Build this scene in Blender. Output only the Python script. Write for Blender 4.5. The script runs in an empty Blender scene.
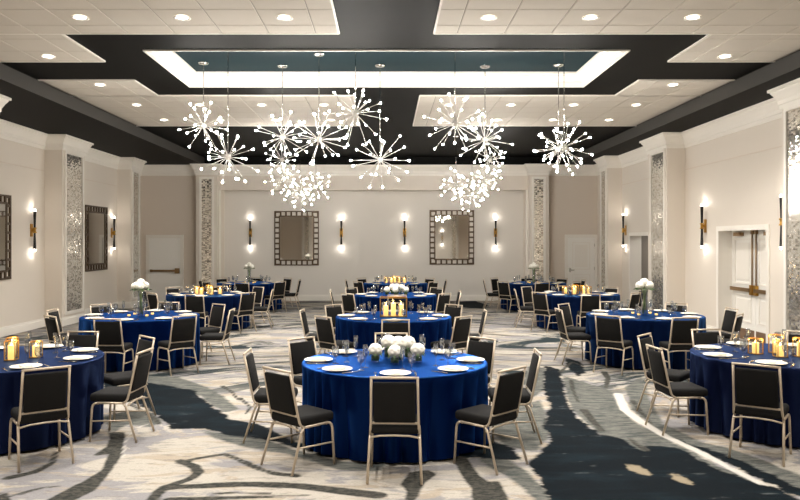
import bpy, bmesh, math, random
import numpy as np
from mathutils import Vector, Matrix
random.seed(7)
PI = math.pi
scene = bpy.context.scene
C = scene.collection

# ------------------------------------------------------------------ camera, world, exposure
FPX, EYE, VPX, VPY = 740.0, 1.95, 386.5, 242.0
cam_data = bpy.data.cameras.new('camera')
cam_data.sensor_width = 36.0
cam_data.lens = FPX / 800 * 36.0
cam_data.shift_x = (400 - VPX) / 800
cam_data.shift_y = -(250 - VPY) / 800
cam_data.clip_end = 200
cam = bpy.data.objects.new('camera', cam_data)
C.objects.link(cam)
cam.location = (0, 0, EYE)
cam.rotation_euler = (PI / 2, 0, 0)
scene.camera = cam

world = bpy.data.worlds.new('world')
scene.world = world
world.use_nodes = True
world.node_tree.nodes['Background'].inputs[0].default_value = (0.9, 0.85, 0.8, 1)
world.node_tree.nodes['Background'].inputs[1].default_value = 0.05

scene.view_settings.view_transform = 'Standard'
scene.view_settings.look = 'None'
scene.view_settings.gamma = 1
scene.view_settings.use_curve_mapping = False
scene.view_settings.exposure = 0.62
scene.cycles.max_bounces = 8
scene.cycles.diffuse_bounces = 4
scene.cycles.glossy_bounces = 4
scene.cycles.transparent_max_bounces = 24
scene.cycles.sample_clamp_indirect = 4.0
scene.cycles.caustics_reflective = False
scene.cycles.caustics_refractive = False

P_DOWN = 38.0      # watts of one recessed downlight
E_BULB = 245.0     # radiance of a starburst chandelier's bulbs
P_SCONCE = 0.75     # watts of each end of a wall sconce
WARM = (1.0, 0.95, 0.89)

# ------------------------------------------------------------------ helpers
def srgb(r, g, b):
    f = lambda c: c / 12.92 if c <= 0.04045 else ((c + 0.055) / 1.055) ** 2.4
    return (f(r / 255), f(g / 255), f(b / 255), 1)

def mat(name, col, rough=0.5, metal=0.0, emit=None, estr=0.0, noise=0.0, nscale=8.0, bump=0.0, bscale=200.0, spec=0.5, **kw):
    m = bpy.data.materials.new(name)
    m.use_nodes = True
    nt = m.node_tree
    b = nt.nodes['Principled BSDF']
    b.inputs['Base Color'].default_value = col
    b.inputs['Roughness'].default_value = rough
    b.inputs['Metallic'].default_value = metal
    b.inputs['Specular IOR Level'].default_value = spec
    for k, v in kw.items():
        b.inputs[k].default_value = v
    if emit:
        b.inputs['Emission Color'].default_value = emit
        b.inputs['Emission Strength'].default_value = estr
    tc = None
    if noise > 0 or bump > 0:
        tc = nt.nodes.new('ShaderNodeTexCoord')
    if noise > 0:
        n = nt.nodes.new('ShaderNodeTexNoise')
        n.inputs['Scale'].default_value = nscale
        n.inputs['Detail'].default_value = 4
        nt.links.new(tc.outputs['Object'], n.inputs['Vector'])
        mx = nt.nodes.new('ShaderNodeMix'); mx.data_type = 'RGBA'
        mx.inputs[6].default_value = tuple(c * (1 - noise) for c in col[:3]) + (1,)
        mx.inputs[7].default_value = tuple(min(1, c * (1 + noise)) for c in col[:3]) + (1,)
        nt.links.new(n.outputs['Fac'], mx.inputs[0])
        nt.links.new(mx.outputs[2], b.inputs['Base Color'])
    if bump > 0:
        n2 = nt.nodes.new('ShaderNodeTexNoise')
        n2.inputs['Scale'].default_value = bscale
        nt.links.new(tc.outputs['Object'], n2.inputs['Vector'])
        bp = nt.nodes.new('ShaderNodeBump')
        bp.inputs['Strength'].default_value = bump
        bp.inputs['Distance'].default_value = 0.002
        nt.links.new(n2.outputs['Fac'], bp.inputs['Height'])
        nt.links.new(bp.outputs['Normal'], b.inputs['Normal'])
    return m

class MB:
    """collects vertices and faces of one mesh"""
    def __init__(self):
        self.v = []; self.f = []; self.smooth = []
    def add(self, vs, fs, smooth=False):
        o = len(self.v)
        self.v += [tuple(p) for p in vs]
        self.f += [tuple(i + o for i in f) for f in fs]
        self.smooth += [smooth] * len(fs)
        return self
    def box(self, x0, x1, y0, y1, z0, z1):
        vs = [(x, y, z) for z in (z0, z1) for y in (y0, y1) for x in (x0, x1)]
        fs = [(0, 2, 3, 1), (4, 5, 7, 6), (0, 1, 5, 4), (2, 6, 7, 3), (0, 4, 6, 2), (1, 3, 7, 5)]
        return self.add(vs, fs)
    def lathe(self, prof, n=16, c=(0, 0, 0), smooth=True, cap=True):
        vs = []; fs = []
        for r, z in prof:
            for k in range(n):
                a = 2 * PI * k / n
                vs.append((c[0] + r * math.cos(a), c[1] + r * math.sin(a), c[2] + z))
        for i in range(len(prof) - 1):
            for k in range(n):
                k2 = (k + 1) % n
                fs.append((i * n + k, i * n + k2, (i + 1) * n + k2, (i + 1) * n + k))
        if cap:
            if prof[0][0] > 1e-5: fs.append(tuple(range(n - 1, -1, -1)))
            if prof[-1][0] > 1e-5: fs.append(tuple((len(prof) - 1) * n + k for k in range(n)))
        return self.add(vs, fs, smooth)
    def tube(self, pts, r, n=6, r2=None, smooth=True, up=(0, 0, 1)):
        pts = [Vector(p) for p in pts]
        vs = []; fs = []
        m = len(pts)
        nrm = None
        for i, p in enumerate(pts):
            t = (pts[min(i + 1, m - 1)] - pts[max(i - 1, 0)]).normalized()
            if nrm is None:
                u = Vector(up)
                if abs(t.dot(u)) > 0.95: u = Vector((1, 0, 0))
                nrm = (u - t * u.dot(t)).normalized()
            else:
                nrm = (nrm - t * nrm.dot(t)).normalized()
            bn = t.cross(nrm)
            rr = r if r2 is None else r + (r2 - r) * i / (m - 1)
            for k in range(n):
                a = 2 * PI * (k + 0.5) / n
                vs.append(p + nrm * (rr * math.cos(a)) + bn * (rr * math.sin(a)))
        for i in range(m - 1):
            for k in range(n):
                k2 = (k + 1) % n
                fs.append((i * n + k, i * n + k2, (i + 1) * n + k2, (i + 1) * n + k))
        fs.append(tuple(range(n - 1, -1, -1)))
        fs.append(tuple((m - 1) * n + k for k in range(n)))
        return self.add(vs, fs, smooth)
    def rbox(self, cx, cy, cz, sx, sy, sz, r=0.02, seg=3):
        """rounded box"""
        bm = bmesh.new()
        bmesh.ops.create_cube(bm, size=1)
        bmesh.ops.scale(bm, vec=(sx, sy, sz), verts=bm.verts)
        bmesh.ops.bevel(bm, geom=list(bm.edges), offset=r, segments=seg, profile=0.5, affect='EDGES')
        bm.verts.index_update()
        vs = [(v.co.x + cx, v.co.y + cy, v.co.z + cz) for v in bm.verts]
        fs = [tuple(v.index for v in f.verts) for f in bm.faces]
        bm.free()
        return self.add(vs, fs, True)
    def ico(self, c, r, sub=2, scale=(1, 1, 1), fn=None):
        bm = bmesh.new()
        bmesh.ops.create_icosphere(bm, subdivisions=sub, radius=1)
        bm.verts.index_update()
        vs = []
        for v in bm.verts:
            d = v.co.normalized()
            k = r * (fn(d) if fn else 1)
            vs.append((c[0] + d.x * k * scale[0], c[1] + d.y * k * scale[1], c[2] + d.z * k * scale[2]))
        fs = [tuple(v.index for v in f.verts) for f in bm.faces]
        bm.free()
        return self.add(vs, fs, True)
    def mesh(self, name, m):
        me = bpy.data.meshes.new(name)
        me.from_pydata(self.v, [], self.f)
        me.polygons.foreach_set('use_smooth', self.smooth)
        bm = bmesh.new(); bm.from_mesh(me)
        bmesh.ops.recalc_face_normals(bm, faces=bm.faces)
        bm.to_mesh(me); bm.free()
        me.materials.append(m)
        me.update()
        return me
    def build(self, name, m, parent=None, loc=None, rot=None):
        return link(name, self.mesh(name, m), parent, loc, rot)

def link(name, me, parent=None, loc=None, rot=None):
    o = bpy.data.objects.new(name, me)
    C.objects.link(o)
    if parent: o.parent = parent
    if loc: o.location = loc
    if rot: o.rotation_euler = rot
    return o

def tag(o, label=None, cat=None, group=None, kind=None):
    if label: o['label'] = label
    if cat: o['category'] = cat
    if group: o['group'] = group
    if kind: o['kind'] = kind
    return o

def empty(name, loc=(0, 0, 0), rz=0):
    o = bpy.data.objects.new(name, None)
    o.empty_display_size = 0.1
    C.objects.link(o)
    o.location = loc; o.rotation_euler = (0, 0, rz)
    return o

def copy_tree(o, parent=None):
    c = o.copy(); C.objects.link(c); c.parent = parent
    for ch in o.children: copy_tree(ch, c)
    return c

def P(px, py, Y):
    return Vector(((px - VPX) * Y / FPX, Y, EYE + (VPY - py) * Y / FPX))

def add_light(kind, parent, loc, power, col=WARM, size=0.1, rot=(0, 0, 0), spread=None):
    l = bpy.data.lights.new('lamp', kind)
    l.energy = power; l.color = col
    if kind == 'AREA':
        l.shape = 'DISK'; l.size = size
        if spread: l.spread = spread
    else:
        l.shadow_soft_size = size
    o = bpy.data.objects.new('lamp_light', l)
    C.objects.link(o); o.parent = parent; o.location = loc; o.rotation_euler = rot
    return o

# ------------------------------------------------------------------ materials
M = {}
M['wall'] = mat('wall_paint', srgb(222, 213, 201), 0.6, noise=0.03, nscale=0.6, bump=0.15, bscale=90)
M['niche'] = mat('niche_paint', srgb(224, 219, 211), 0.55, noise=0.02, nscale=0.5, bump=0.1, bscale=120)
M['alcove'] = mat('alcove_paint', srgb(216, 204, 190), 0.65, noise=0.03, nscale=0.5, bump=0.15, bscale=90)
M['white'] = mat('white_trim', srgb(236, 231, 222), 0.4, noise=0.02, nscale=3)
M['door'] = mat('door_paint', srgb(240, 237, 230), 0.4, noise=0.02, nscale=2)
M['black'] = mat('black_ceiling_paint', srgb(17, 17, 16), 0.6, noise=0.12, nscale=0.8, spec=0.05)
M['charcoal'] = mat('charcoal_fascia_paint', srgb(58, 56, 53), 0.6, noise=0.08, nscale=0.8, spec=0.3)
M['teal'] = mat('teal_ceiling_paint', srgb(21, 37, 42), 0.6, noise=0.06, nscale=1, spec=0.05)
M['tile'] = mat('ceiling_tile', srgb(208, 201, 190), 0.8, noise=0.03, nscale=4, bump=0.3, bscale=140)
M['grid'] = mat('ceiling_grid', srgb(145, 137, 125), 0.6, noise=0.03)
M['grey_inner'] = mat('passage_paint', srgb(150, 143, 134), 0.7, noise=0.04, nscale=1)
M['fabric'] = mat('black_upholstery', srgb(18, 17, 16), 0.85, noise=0.15, nscale=60, bump=0.4, bscale=700, spec=0.25)
M['frame'] = mat('champagne_metal', srgb(198, 182, 161), 0.4, metal=0.35, noise=0.04, nscale=10)
M['iron'] = mat('aged_iron', srgb(92, 78, 64), 0.45, metal=0.7, noise=0.25, nscale=30)
M['blackmetal'] = mat('black_metal', srgb(26, 24, 22), 0.35, metal=0.4, noise=0.1)
M['brass'] = mat('brass', srgb(196, 150, 70), 0.3, metal=0.9, noise=0.06)
M['bronze'] = mat('bronze', srgb(150, 122, 88), 0.38, metal=0.85, noise=0.08)
M['chrome'] = mat('polished_nickel', srgb(205, 203, 200), 0.2, metal=1.0, noise=0.03)
M['spoke'] = mat('satin_nickel', srgb(226, 223, 217), 0.3, metal=0.35, noise=0.03)
M['mirror'] = mat('mirror_glass', srgb(205, 203, 198), 0.03, metal=1.0, noise=0.01)
M['porcelain'] = mat('porcelain', srgb(240, 236, 228), 0.2, noise=0.01)
M['napkin'] = mat('napkin_linen', srgb(232, 224, 208), 0.8, noise=0.04, nscale=40)
M['silver'] = mat('silver', srgb(215, 213, 210), 0.2, metal=1.0, noise=0.02)
M['petal'] = mat('white_petals', srgb(250, 247, 236), 0.7, noise=0.04, nscale=60, spec=.2)
M['stem'] = mat('flower_stem', srgb(150, 168, 112), 0.5, noise=0.2, nscale=30)
M['leaf'] = mat('leaf_green', srgb(70, 98, 48), 0.55, noise=0.3, nscale=40)
M['wax'] = mat('candle_wax', srgb(245, 215, 140), 0.5, emit=(1.0, 0.58, 0.16, 1), estr=1.0, noise=0.05, nscale=20)
M['flame'] = mat('flame', (1, .8, .4, 1), 0.5, emit=(1.0, 0.72, 0.3, 1), estr=12)
M['bulb'] = mat('lit_bulb', (1, 1, 1, 1), 0.4, emit=(1.0, 0.95, 0.88, 1), estr=E_BULB)
M['lens'] = mat('downlight_lens', (1, 1, 1, 1), 0.4, emit=(1.0, 0.93, 0.84, 1), estr=7)
M['tip'] = mat('sconce_tip', (1, 1, 1, 1), 0.4, emit=(1.0, 0.9, 0.78, 1), estr=8)
M['kick'] = mat('kick_plate', srgb(150, 122, 98), 0.4, metal=0.7, noise=0.1, nscale=5)
M['tabletop'] = mat('table_wood', srgb(150, 120, 90), 0.6, noise=0.15, nscale=5)

def glass_mat(name='clear_glass', base=.03, gain=.45):
    m = bpy.data.materials.new(name); m.use_nodes = True
    nt = m.node_tree; nt.nodes.clear()
    out = nt.nodes.new('ShaderNodeOutputMaterial')
    tr = nt.nodes.new('ShaderNodeBsdfTransparent'); tr.inputs[0].default_value = (0.93, 0.95, 0.96, 1)
    gl = nt.nodes.new('ShaderNodeBsdfGlossy'); gl.inputs['Roughness'].default_value = 0.04
    fr = nt.nodes.new('ShaderNodeLayerWeight'); fr.inputs[0].default_value = 0.5
    pw = nt.nodes.new('ShaderNodeMath'); pw.operation = 'POWER'; pw.inputs[1].default_value = 3.0
    nt.links.new(fr.outputs['Facing'], pw.inputs[0])
    ad = nt.nodes.new('ShaderNodeMath'); ad.operation = 'MULTIPLY_ADD'
    ad.inputs[1].default_value = gain; ad.inputs[2].default_value = base; ad.use_clamp = True
    mx = nt.nodes.new('ShaderNodeMixShader')
    nt.links.new(pw.outputs[0], ad.inputs[0]); nt.links.new(ad.outputs[0], mx.inputs[0])
    nt.links.new(tr.outputs[0], mx.inputs[1]); nt.links.new(gl.outputs[0], mx.inputs[2])
    nt.links.new(mx.outputs[0], out.inputs[0])
    return m
M['glass'] = glass_mat()
M['crystal'] = glass_mat('crystal_glass', .20, .6)

def cloth_mat(name, col, sheen):
    m = bpy.data.materials.new(name); m.use_nodes = True
    nt = m.node_tree; nt.nodes.clear(); L = nt.links.new; N = nt.nodes.new
    out = N('ShaderNodeOutputMaterial'); tc = N('ShaderNodeTexCoord')
    no = N('ShaderNodeTexNoise'); no.inputs['Scale'].default_value = 3; L(tc.outputs['Object'], no.inputs['Vector'])
    mc = N('ShaderNodeMix'); mc.data_type = 'RGBA'
    mc.inputs[6].default_value = tuple(c * .85 for c in col[:3]) + (1,); mc.inputs[7].default_value = tuple(c * 1.15 for c in col[:3]) + (1,)
    L(no.outputs['Fac'], mc.inputs[0])
    fi = N('ShaderNodeTexNoise'); fi.inputs['Scale'].default_value = 14; fi.inputs['Detail'].default_value = 3; L(tc.outputs['Object'], fi.inputs['Vector'])
    bp = N('ShaderNodeBump'); bp.inputs['Strength'].default_value = .25; bp.inputs['Distance'].default_value = .01; L(fi.outputs['Fac'], bp.inputs['Height'])
    df = N('ShaderNodeBsdfDiffuse'); L(mc.outputs[2], df.inputs[0]); L(bp.outputs[0], df.inputs['Normal'])
    gl = N('ShaderNodeBsdfGlossy'); gl.inputs['Color'].default_value = sheen; gl.inputs['Roughness'].default_value = .30; L(bp.outputs[0], gl.inputs['Normal'])
    lw = N('ShaderNodeLayerWeight'); lw.inputs[0].default_value = .5
    pw = N('ShaderNodeMath'); pw.operation = 'POWER'; pw.inputs[1].default_value = 2.2; L(lw.outputs['Facing'], pw.inputs[0])
    ma = N('ShaderNodeMath'); ma.operation = 'MULTIPLY_ADD'; ma.inputs[1].default_value = .82; ma.inputs[2].default_value = .035; L(pw.outputs[0], ma.inputs[0])
    mx = N('ShaderNodeMixShader'); L(ma.outputs[0], mx.inputs[0]); L(df.outputs[0], mx.inputs[1]); L(gl.outputs[0], mx.inputs[2])
    L(mx.outputs[0], out.inputs[0])
    return m
M['cloth_royal'] = cloth_mat('royal_blue_satin', srgb(2, 13, 48), (.05, .21, .78, 1))
M['cloth_navy'] = cloth_mat('navy_satin', srgb(11, 16, 40), (.10, .17, .42, 1))
M['cloth_mid'] = cloth_mat('deep_blue_satin', srgb(6, 16, 44), (.06, .18, .55, 1))
def mosaic_mat():
    m = bpy.data.materials.new('mirror_mosaic'); m.use_nodes = True
    nt = m.node_tree; b = nt.nodes['Principled BSDF']; L = nt.links.new
    tc = nt.nodes.new('ShaderNodeTexCoord')
    sep = nt.nodes.new('ShaderNodeSeparateXYZ'); L(tc.outputs['Object'], sep.inputs[0])
    add = nt.nodes.new('ShaderNodeMath'); add.operation = 'ADD'
    L(sep.outputs[0], add.inputs[0]); L(sep.outputs[1], add.inputs[1])
    cmb = nt.nodes.new('ShaderNodeCombineXYZ'); L(add.outputs[0], cmb.inputs[0]); L(sep.outputs[2], cmb.inputs[1])
    dv = nt.nodes.new('ShaderNodeVectorMath'); dv.operation = 'DIVIDE'; dv.inputs[1].default_value = (.06, .03, 1)
    L(cmb.outputs[0], dv.inputs[0])
    fl = nt.nodes.new('ShaderNodeVectorMath'); fl.operation = 'FLOOR'; L(dv.outputs[0], fl.inputs[0])
    wn = nt.nodes.new('ShaderNodeTexWhiteNoise'); wn.noise_dimensions = '3D'; L(fl.outputs[0], wn.inputs['Vector'])
    cr = nt.nodes.new('ShaderNodeValToRGB')
    cr.color_ramp.elements[0].position = 0.0; cr.color_ramp.elements[0].color = srgb(150, 144, 135)
    cr.color_ramp.elements[1].position = 0.9; cr.color_ramp.elements[1].color = srgb(240, 236, 228)
    e = cr.color_ramp.elements.new(0.3); e.color = srgb(215, 210, 200)
    L(wn.outputs['Value'], cr.inputs[0]); L(cr.outputs[0], b.inputs['Base Color'])
    b.inputs['Metallic'].default_value = 0.75; b.inputs['Roughness'].default_value = 0.1
    sb = nt.nodes.new('ShaderNodeVectorMath'); sb.operation = 'SUBTRACT'; sb.inputs[1].default_value = (.5, .5, .5); L(wn.outputs['Color'], sb.inputs[0])
    sc_ = nt.nodes.new('ShaderNodeVectorMath'); sc_.operation = 'SCALE'; sc_.inputs['Scale'].default_value = .075; L(sb.outputs[0], sc_.inputs[0])
    ge = nt.nodes.new('ShaderNodeNewGeometry')
    ad = nt.nodes.new('ShaderNodeVectorMath'); ad.operation = 'ADD'; L(ge.outputs['Normal'], ad.inputs[0]); L(sc_.outputs[0], ad.inputs[1])
    nz = nt.nodes.new('ShaderNodeVectorMath'); nz.operation = 'NORMALIZE'; L(ad.outputs[0], nz.inputs[0])
    L(nz.outputs[0], b.inputs['Normal'])
    return m
M['mosaic'] = mosaic_mat()

# ------------------------------------------------------------------ room dimensions
XL, XR = -7.9, 6.78
YB, YN, Y0 = 23.8, 24.6, -4.0
ZC, ZS, ZT = 4.66, 4.42, 4.90      # ceiling, side soffit, teal coffer
XF = 5.85
COL_L = [(11.2, 12.55, -6.6), (17.1, 18.4, -7.5), (21.7, 22.5, -7.5)]
COL_R = [(10.5, 11.92, 6.37), (16.8, 18.02, 6.37), (21.3, 22.05, 6.37)]
DOORS_R = (13.15, 15.1, 2.2)       # double doors: y0, y1, head height
PASS_R = (18.5, 20.55, 2.13)       # open passage

# ------------------------------------------------------------------ floor with woven carpet pattern
def U(px, py):
    Y = EYE * FPX / (py - VPY)
    return ((px - VPX) * Y / FPX, Y)

def sd_poly(X, Y, pts):
    d = np.full(X.shape, 1e9); ins = np.zeros(X.shape, bool)
    n = len(pts)
    for i in range(n):
        (ax, ay), (bx, by) = pts[i], pts[(i + 1) % n]
        ex, ey = bx - ax, by - ay
        t = np.clip(((X - ax) * ex + (Y - ay) * ey) / (ex * ex + ey * ey + 1e-12), 0, 1)
        d = np.minimum(d, (X - ax - t * ex) ** 2 + (Y - ay - t * ey) ** 2)
        c = (ay > Y) != (by > Y)
        ins ^= c & (X < (bx - ax) * (Y - ay) / (by - ay + 1e-12) + ax)
    d = np.sqrt(d)
    return np.where(ins, -d, d)

def sd_stroke(X, Y, pts, w0, w1=None):
    if w1 is None: w1 = w0
    d = np.full(X.shape, 1e9); n = len(pts) - 1
    for i in range(n):
        (ax, ay), (bx, by) = pts[i], pts[i + 1]
        ex, ey = bx - ax, by - ay
        t = np.clip(((X - ax) * ex + (Y - ay) * ey) / (ex * ex + ey * ey + 1e-12), 0, 1)
        w = w0 + (w1 - w0) * (i + t) / n
        d = np.minimum(d, np.sqrt((X - ax - t * ex) ** 2 + (Y - ay - t * ey) ** 2) - w)
    return d

def px_list(s):
    return [U(float(a), float(b)) for a, b in (q.split(',') for q in s.split())]

DARK_POLY = [
    "100,378 125,381 145,382 170,386 195,391 205,400 220,412 230,419 260,425 290,439 310,447 350,450 400,448 440,444 480,437 515,448 520,460 470,458 400,462 330,458 280,443 260,439 232,436 205,429 170,429 162,420 152,412 140,405 110,398",
    "545,366 560,369 562,380 567,400 577,417 600,434 615,436 645,452 645,446 675,447 695,457 720,470 750,482 775,487 800,500 830,530 700,560 560,540 548,500 540,480 528,463 540,452 552,440 543,425 550,405 543,390",
    "667,436 690,443 730,456 762,470 800,488 840,505 840,522 800,497 775,486 750,474 705,454",
    "565,357 580,362 586,372 578,376 567,368",
    "458,302 475,301 488,305 484,309 462,307",
]
GREY_POLY = [
    "130,375 150,376 177,377 202,385 220,394 239,409 227,412 212,406 200,396 175,388 150,384 125,383",
    "196,429 232,434 260,437 290,448 345,462 385,463 380,471 340,471 310,461 280,453 255,449 225,442",
    "485,452 510,460 530,474 550,494 560,510 540,510 532,497 520,485 495,470 478,460",
    "562,375 590,384 612,391 618,405 635,422 675,443 720,466 765,486 740,482 700,464 650,458 600,436 570,408",
    "625,387 642,376 650,400 665,425 700,441 725,447 760,459 800,475 840,490 840,512 800,494 762,474 730,462 680,444 650,425 630,408",
    "500,412 540,400 552,432 536,452 505,446 490,430",
    "103,417 128,410 155,413 163,422 150,427 128,424 112,434",
    "660,480 690,482 708,492 690,496 668,490",
    "528,366 545,368 545,390 532,398 522,384",
]
OLIVE_POLY = [
    "105,420 110,432 125,432 122,455 110,472 95,490 75,500 45,515 20,520 47,500 82,482 102,470 109,454 92,456 107,447 110,438",
    "0,493 8,493 10,500 5,510 -10,510",
    "400,486 410,472 428,470 437,474 425,482 415,500 405,520 396,520 408,494 404,487",
]
OLIVE_STROKE = [
    ("176,463 200,458 225,454 242,461 262,470 278,474 297,476", .025, .04),
    ("180,461 194,466 199,472 192,478 178,483 164,487", .05, .04),
    ("152,500 160,490 175,487 200,486 217,485 255,484 300,486 340,491 377,495", .04, .075),
    ("170,500 200,499 255,497 310,495", .06, .01),
    ("460,458 470,475 482,487 486,502", .06, .10),
    ("495,483 503,500", .045, .04),
    ("8,478 35,472 52,463 56,452", .05, .02),
    ("584,410 592,420 602,431", .05, .03),
    ("571,380 573,390 578,402", .03, .015),
    ("604,372 608,378 606,388", .05, .02),
    ("560,372 572,362 584,366", .03, .02),
    ("632,400 641,412 652,424", .03, .015),
    ("628,436 636,444 646,450", .015, .04),
    ("240,398 250,407 246,414", .03, .015),
    ("222,386 232,392 238,400", .035, .015),
    ("130,404 150,415 160,424", .03, .03),
    ("215,494 240,492 270,493", .02, .01),
    ("20,494 40,488 60,486", .03, .01),
]
WHITE_STROKE = [
    ("618,394 625,410 640,421 665,436 700,452 730,468 762,484", .055, .03),
    ("122,457 126,440 136,428 148,424", .012, .012),
]
TAN_POLY = ["624,464 640,466 654,476 645,475 630,470", "669,473 680,474 697,486 685,484 672,479"]

def build_floor():
    s = 0.05
    xs = np.arange(XL - .3, XR + 1.6, s); ys = np.arange(Y0 - .1, YN + .3, s)
    X, Y = np.meshgrid(xs, ys)
    def smin(polys): 
        r = np.full(X.shape, 3.0)
        for p in polys: r = np.minimum(r, sd_poly(X, Y, px_list(p)))
        return r
    dark, grey, tan = smin(DARK_POLY), smin(GREY_POLY), smin(TAN_POLY)
    olive = smin(OLIVE_POLY)
    for p, a, b in OLIVE_STROKE: olive = np.minimum(olive, sd_stroke(X, Y, px_list(p), a, b))
    white = np.full(X.shape, 3.0)
    for p, a, b in WHITE_STROKE: white = np.minimum(white, sd_stroke(X, Y, px_list(p), a, b))
    wisp = np.clip((Y - 9.2) / 1.2, 0, 1) + np.clip((5.3 - Y) / .5, 0, 1)
    ny, nx = X.shape
    verts = np.stack([X, Y, np.zeros_like(X)], -1).reshape(-1, 3)
    idx = np.arange(nx * ny).reshape(ny, nx)
    faces = np.stack([idx[:-1, :-1], idx[:-1, 1:], idx[1:, 1:], idx[1:, :-1]], -1).reshape(-1, 4)
    me = bpy.data.meshes.new('floor')
    me.vertices.add(len(verts)); me.vertices.foreach_set('co', verts.astype(np.float32).ravel())
    me.loops.add(len(faces) * 4); me.loops.foreach_set('vertex_index', faces.astype(np.int32).ravel())
    me.polygons.add(len(faces)); me.polygons.foreach_set('loop_start', np.arange(0, len(faces) * 4, 4, dtype=np.int32))
    me.update(calc_edges=True)
    for nm, arr in (('dark', dark), ('grey', grey), ('olive', olive), ('white', white), ('tan', tan), ('wisp', wisp)):
        at = me.attributes.new(nm, 'FLOAT', 'POINT')
        at.data.foreach_set('value', arr.astype(np.float32).ravel())
    # material
    m = bpy.data.materials.new('woven_carpet'); m.use_nodes = True
    nt = m.node_tree; b = nt.nodes['Principled BSDF']; L = nt.links.new
    b.inputs['Roughness'].default_value = 0.95; b.inputs['Specular IOR Level'].default_value = 0.1
    N = nt.nodes.new
    tc = N('ShaderNodeTexCoord')
    def mapping(scale, rot=(0, 0, 0), src=None):
        mp = N('ShaderNodeMapping'); mp.inputs['Scale'].default_value = scale; mp.inputs['Rotation'].default_value = rot
        L(src or tc.outputs['Object'], mp.inputs[0]); return mp.outputs[0]
    def noise(vec, scale, detail=4, rough=.55, dist=0.0):
        n = N('ShaderNodeTexNoise'); n.inputs['Scale'].default_value = scale; n.inputs['Detail'].default_value = detail
        n.inputs['Roughness'].default_value = rough; n.inputs['Distortion'].default_value = dist
        L(vec, n.inputs['Vector']); return n.outputs['Fac']
    def math_(op, a, bb=None, c=None, clamp=False):
        n = N('ShaderNodeMath'); n.operation = op; n.use_clamp = clamp
        for i, v in enumerate((a, bb, c)):
            if v is None: continue
            if isinstance(v, (int, float)): n.inputs[i].default_value = v
            else: L(v, n.inputs[i])
        return n.outputs[0]
    def rng(v, a, bb, c=0.0, d=1.0):
        n = N('ShaderNodeMapRange'); n.interpolation_type = 'SMOOTHSTEP'
        n.inputs[1].default_value = a; n.inputs[2].default_value = bb; n.inputs[3].default_value = c; n.inputs[4].default_value = d
        L(v, n.inputs[0]); return n.outputs[0]
    def mix(f, a, bb):
        n = N('ShaderNodeMix'); n.data_type = 'RGBA'
        if isinstance(f, (int, float)): n.inputs[0].default_value = f
        else: L(f, n.inputs[0])
        for i, v in ((6, a), (7, bb)):
            if isinstance(v, tuple): n.inputs[i].default_value = v
            else: L(v, n.inputs[i])
        return n.outputs[2]
    def attr(nm):
        n = N('ShaderNodeAttribute'); n.attribute_name = nm; return n.outputs['Fac']
    # edges wander like brushed yarn
    e1 = noise(mapping((1.6, 4.5, 1), (0, 0, .35)), 1.3, 6, .65)
    e2 = noise(mapping((10, 17, 1), (0, 0, .35)), 1.6, 4, .6)
    wob = math_('ADD', math_('MULTIPLY', math_('SUBTRACT', e1, .5), .42), math_('MULTIPLY', math_('SUBTRACT', e2, .5), .13))
    wob_s = math_('MULTIPLY', wob, .35)
    # base tones
    n1 = noise(mapping((.55, 1.1, 1), (0, 0, .3)), 1.5, 5, .6, 1.2)
    n2 = noise(mapping((.9, 2.6, 1), (0, 0, -.2)), 1.2, 6, .65, .8)
    n3 = noise(mapping((3.0, 11, 1), (0, 0, .12)), 1.5, 5, .7)
    base = mix(rng(n1, .47, .53), srgb(186, 179, 167), srgb(150, 147, 147))
    base = mix(rng(n2, .53, .58, 0, .85), base, srgb(172, 159, 141))
    base = mix(rng(n3, .53, .62, 0, .5), base, srgb(124, 119, 114))
    # painterly wisps in the rest of the weave, bent by a slow swirl
    sw = N('ShaderNodeTexNoise'); sw.inputs['Scale'].default_value = .22; sw.inputs['Detail'].default_value = 1
    L(tc.outputs['Object'], sw.inputs['Vector'])
    s1 = N('ShaderNodeVectorMath'); s1.operation = 'SUBTRACT'; s1.inputs[1].default_value = (.5, .5, .5); L(sw.outputs['Color'], s1.inputs[0])
    s2 = N('ShaderNodeVectorMath'); s2.operation = 'SCALE'; s2.inputs['Scale'].default_value = 7.0; L(s1.outputs[0], s2.inputs[0])
    s3 = N('ShaderNodeVectorMath'); s3.operation = 'ADD'; L(tc.outputs['Object'], s3.inputs[0]); L(s2.outputs[0], s3.inputs[1])
    swirl = s3.outputs[0]
    w = noise(mapping((.30, 1.3, 1), (0, 0, .16), swirl), 1.0, 7, .62, .9)
    w2 = noise(mapping((.6, 3.6, 1), (0, 0, -.10), swirl), 1.1, 6, .68, .6)
    wf = attr('wisp')
    f1 = math_('MULTIPLY', math_('MULTIPLY', rng(w, .51, .56), rng(w2, .45, .51)), wf)
    base = mix(f1, base, srgb(112, 112, 106))
    f2 = math_('MULTIPLY', math_('MULTIPLY', rng(w, .535, .575), rng(w2, .47, .52)), wf)
    base = mix(f2, base, srgb(42, 52, 55))
    w3 = noise(mapping((.8, 6, 1), (0, 0, .2), swirl), 1.0, 6, .7, .5)
    base = mix(math_('MULTIPLY', rng(w3, .57, .61, 0, .85), wf), base, srgb(95, 92, 86))
    # traced figures
    gtex = mix(rng(n3, .35, .65), srgb(122, 121, 114), srgb(76, 80, 78))
    gf = rng(math_('ADD', attr('grey'), wob_s), .03, -.03)
    base = mix(gf, base, gtex)
    dtex = mix(rng(n2, .45, .70), srgb(6, 16, 22), srgb(18, 32, 39))
    df = rng(math_('ADD', attr('dark'), math_('MULTIPLY', wob, .55)), .025, -.025)
    base = mix(df, base, dtex)
    # grey wool showing through the dark figure
    base = mix(math_('MULTIPLY', df, rng(e1, .60, .68, 0, .6)), base, srgb(96, 100, 100))
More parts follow.
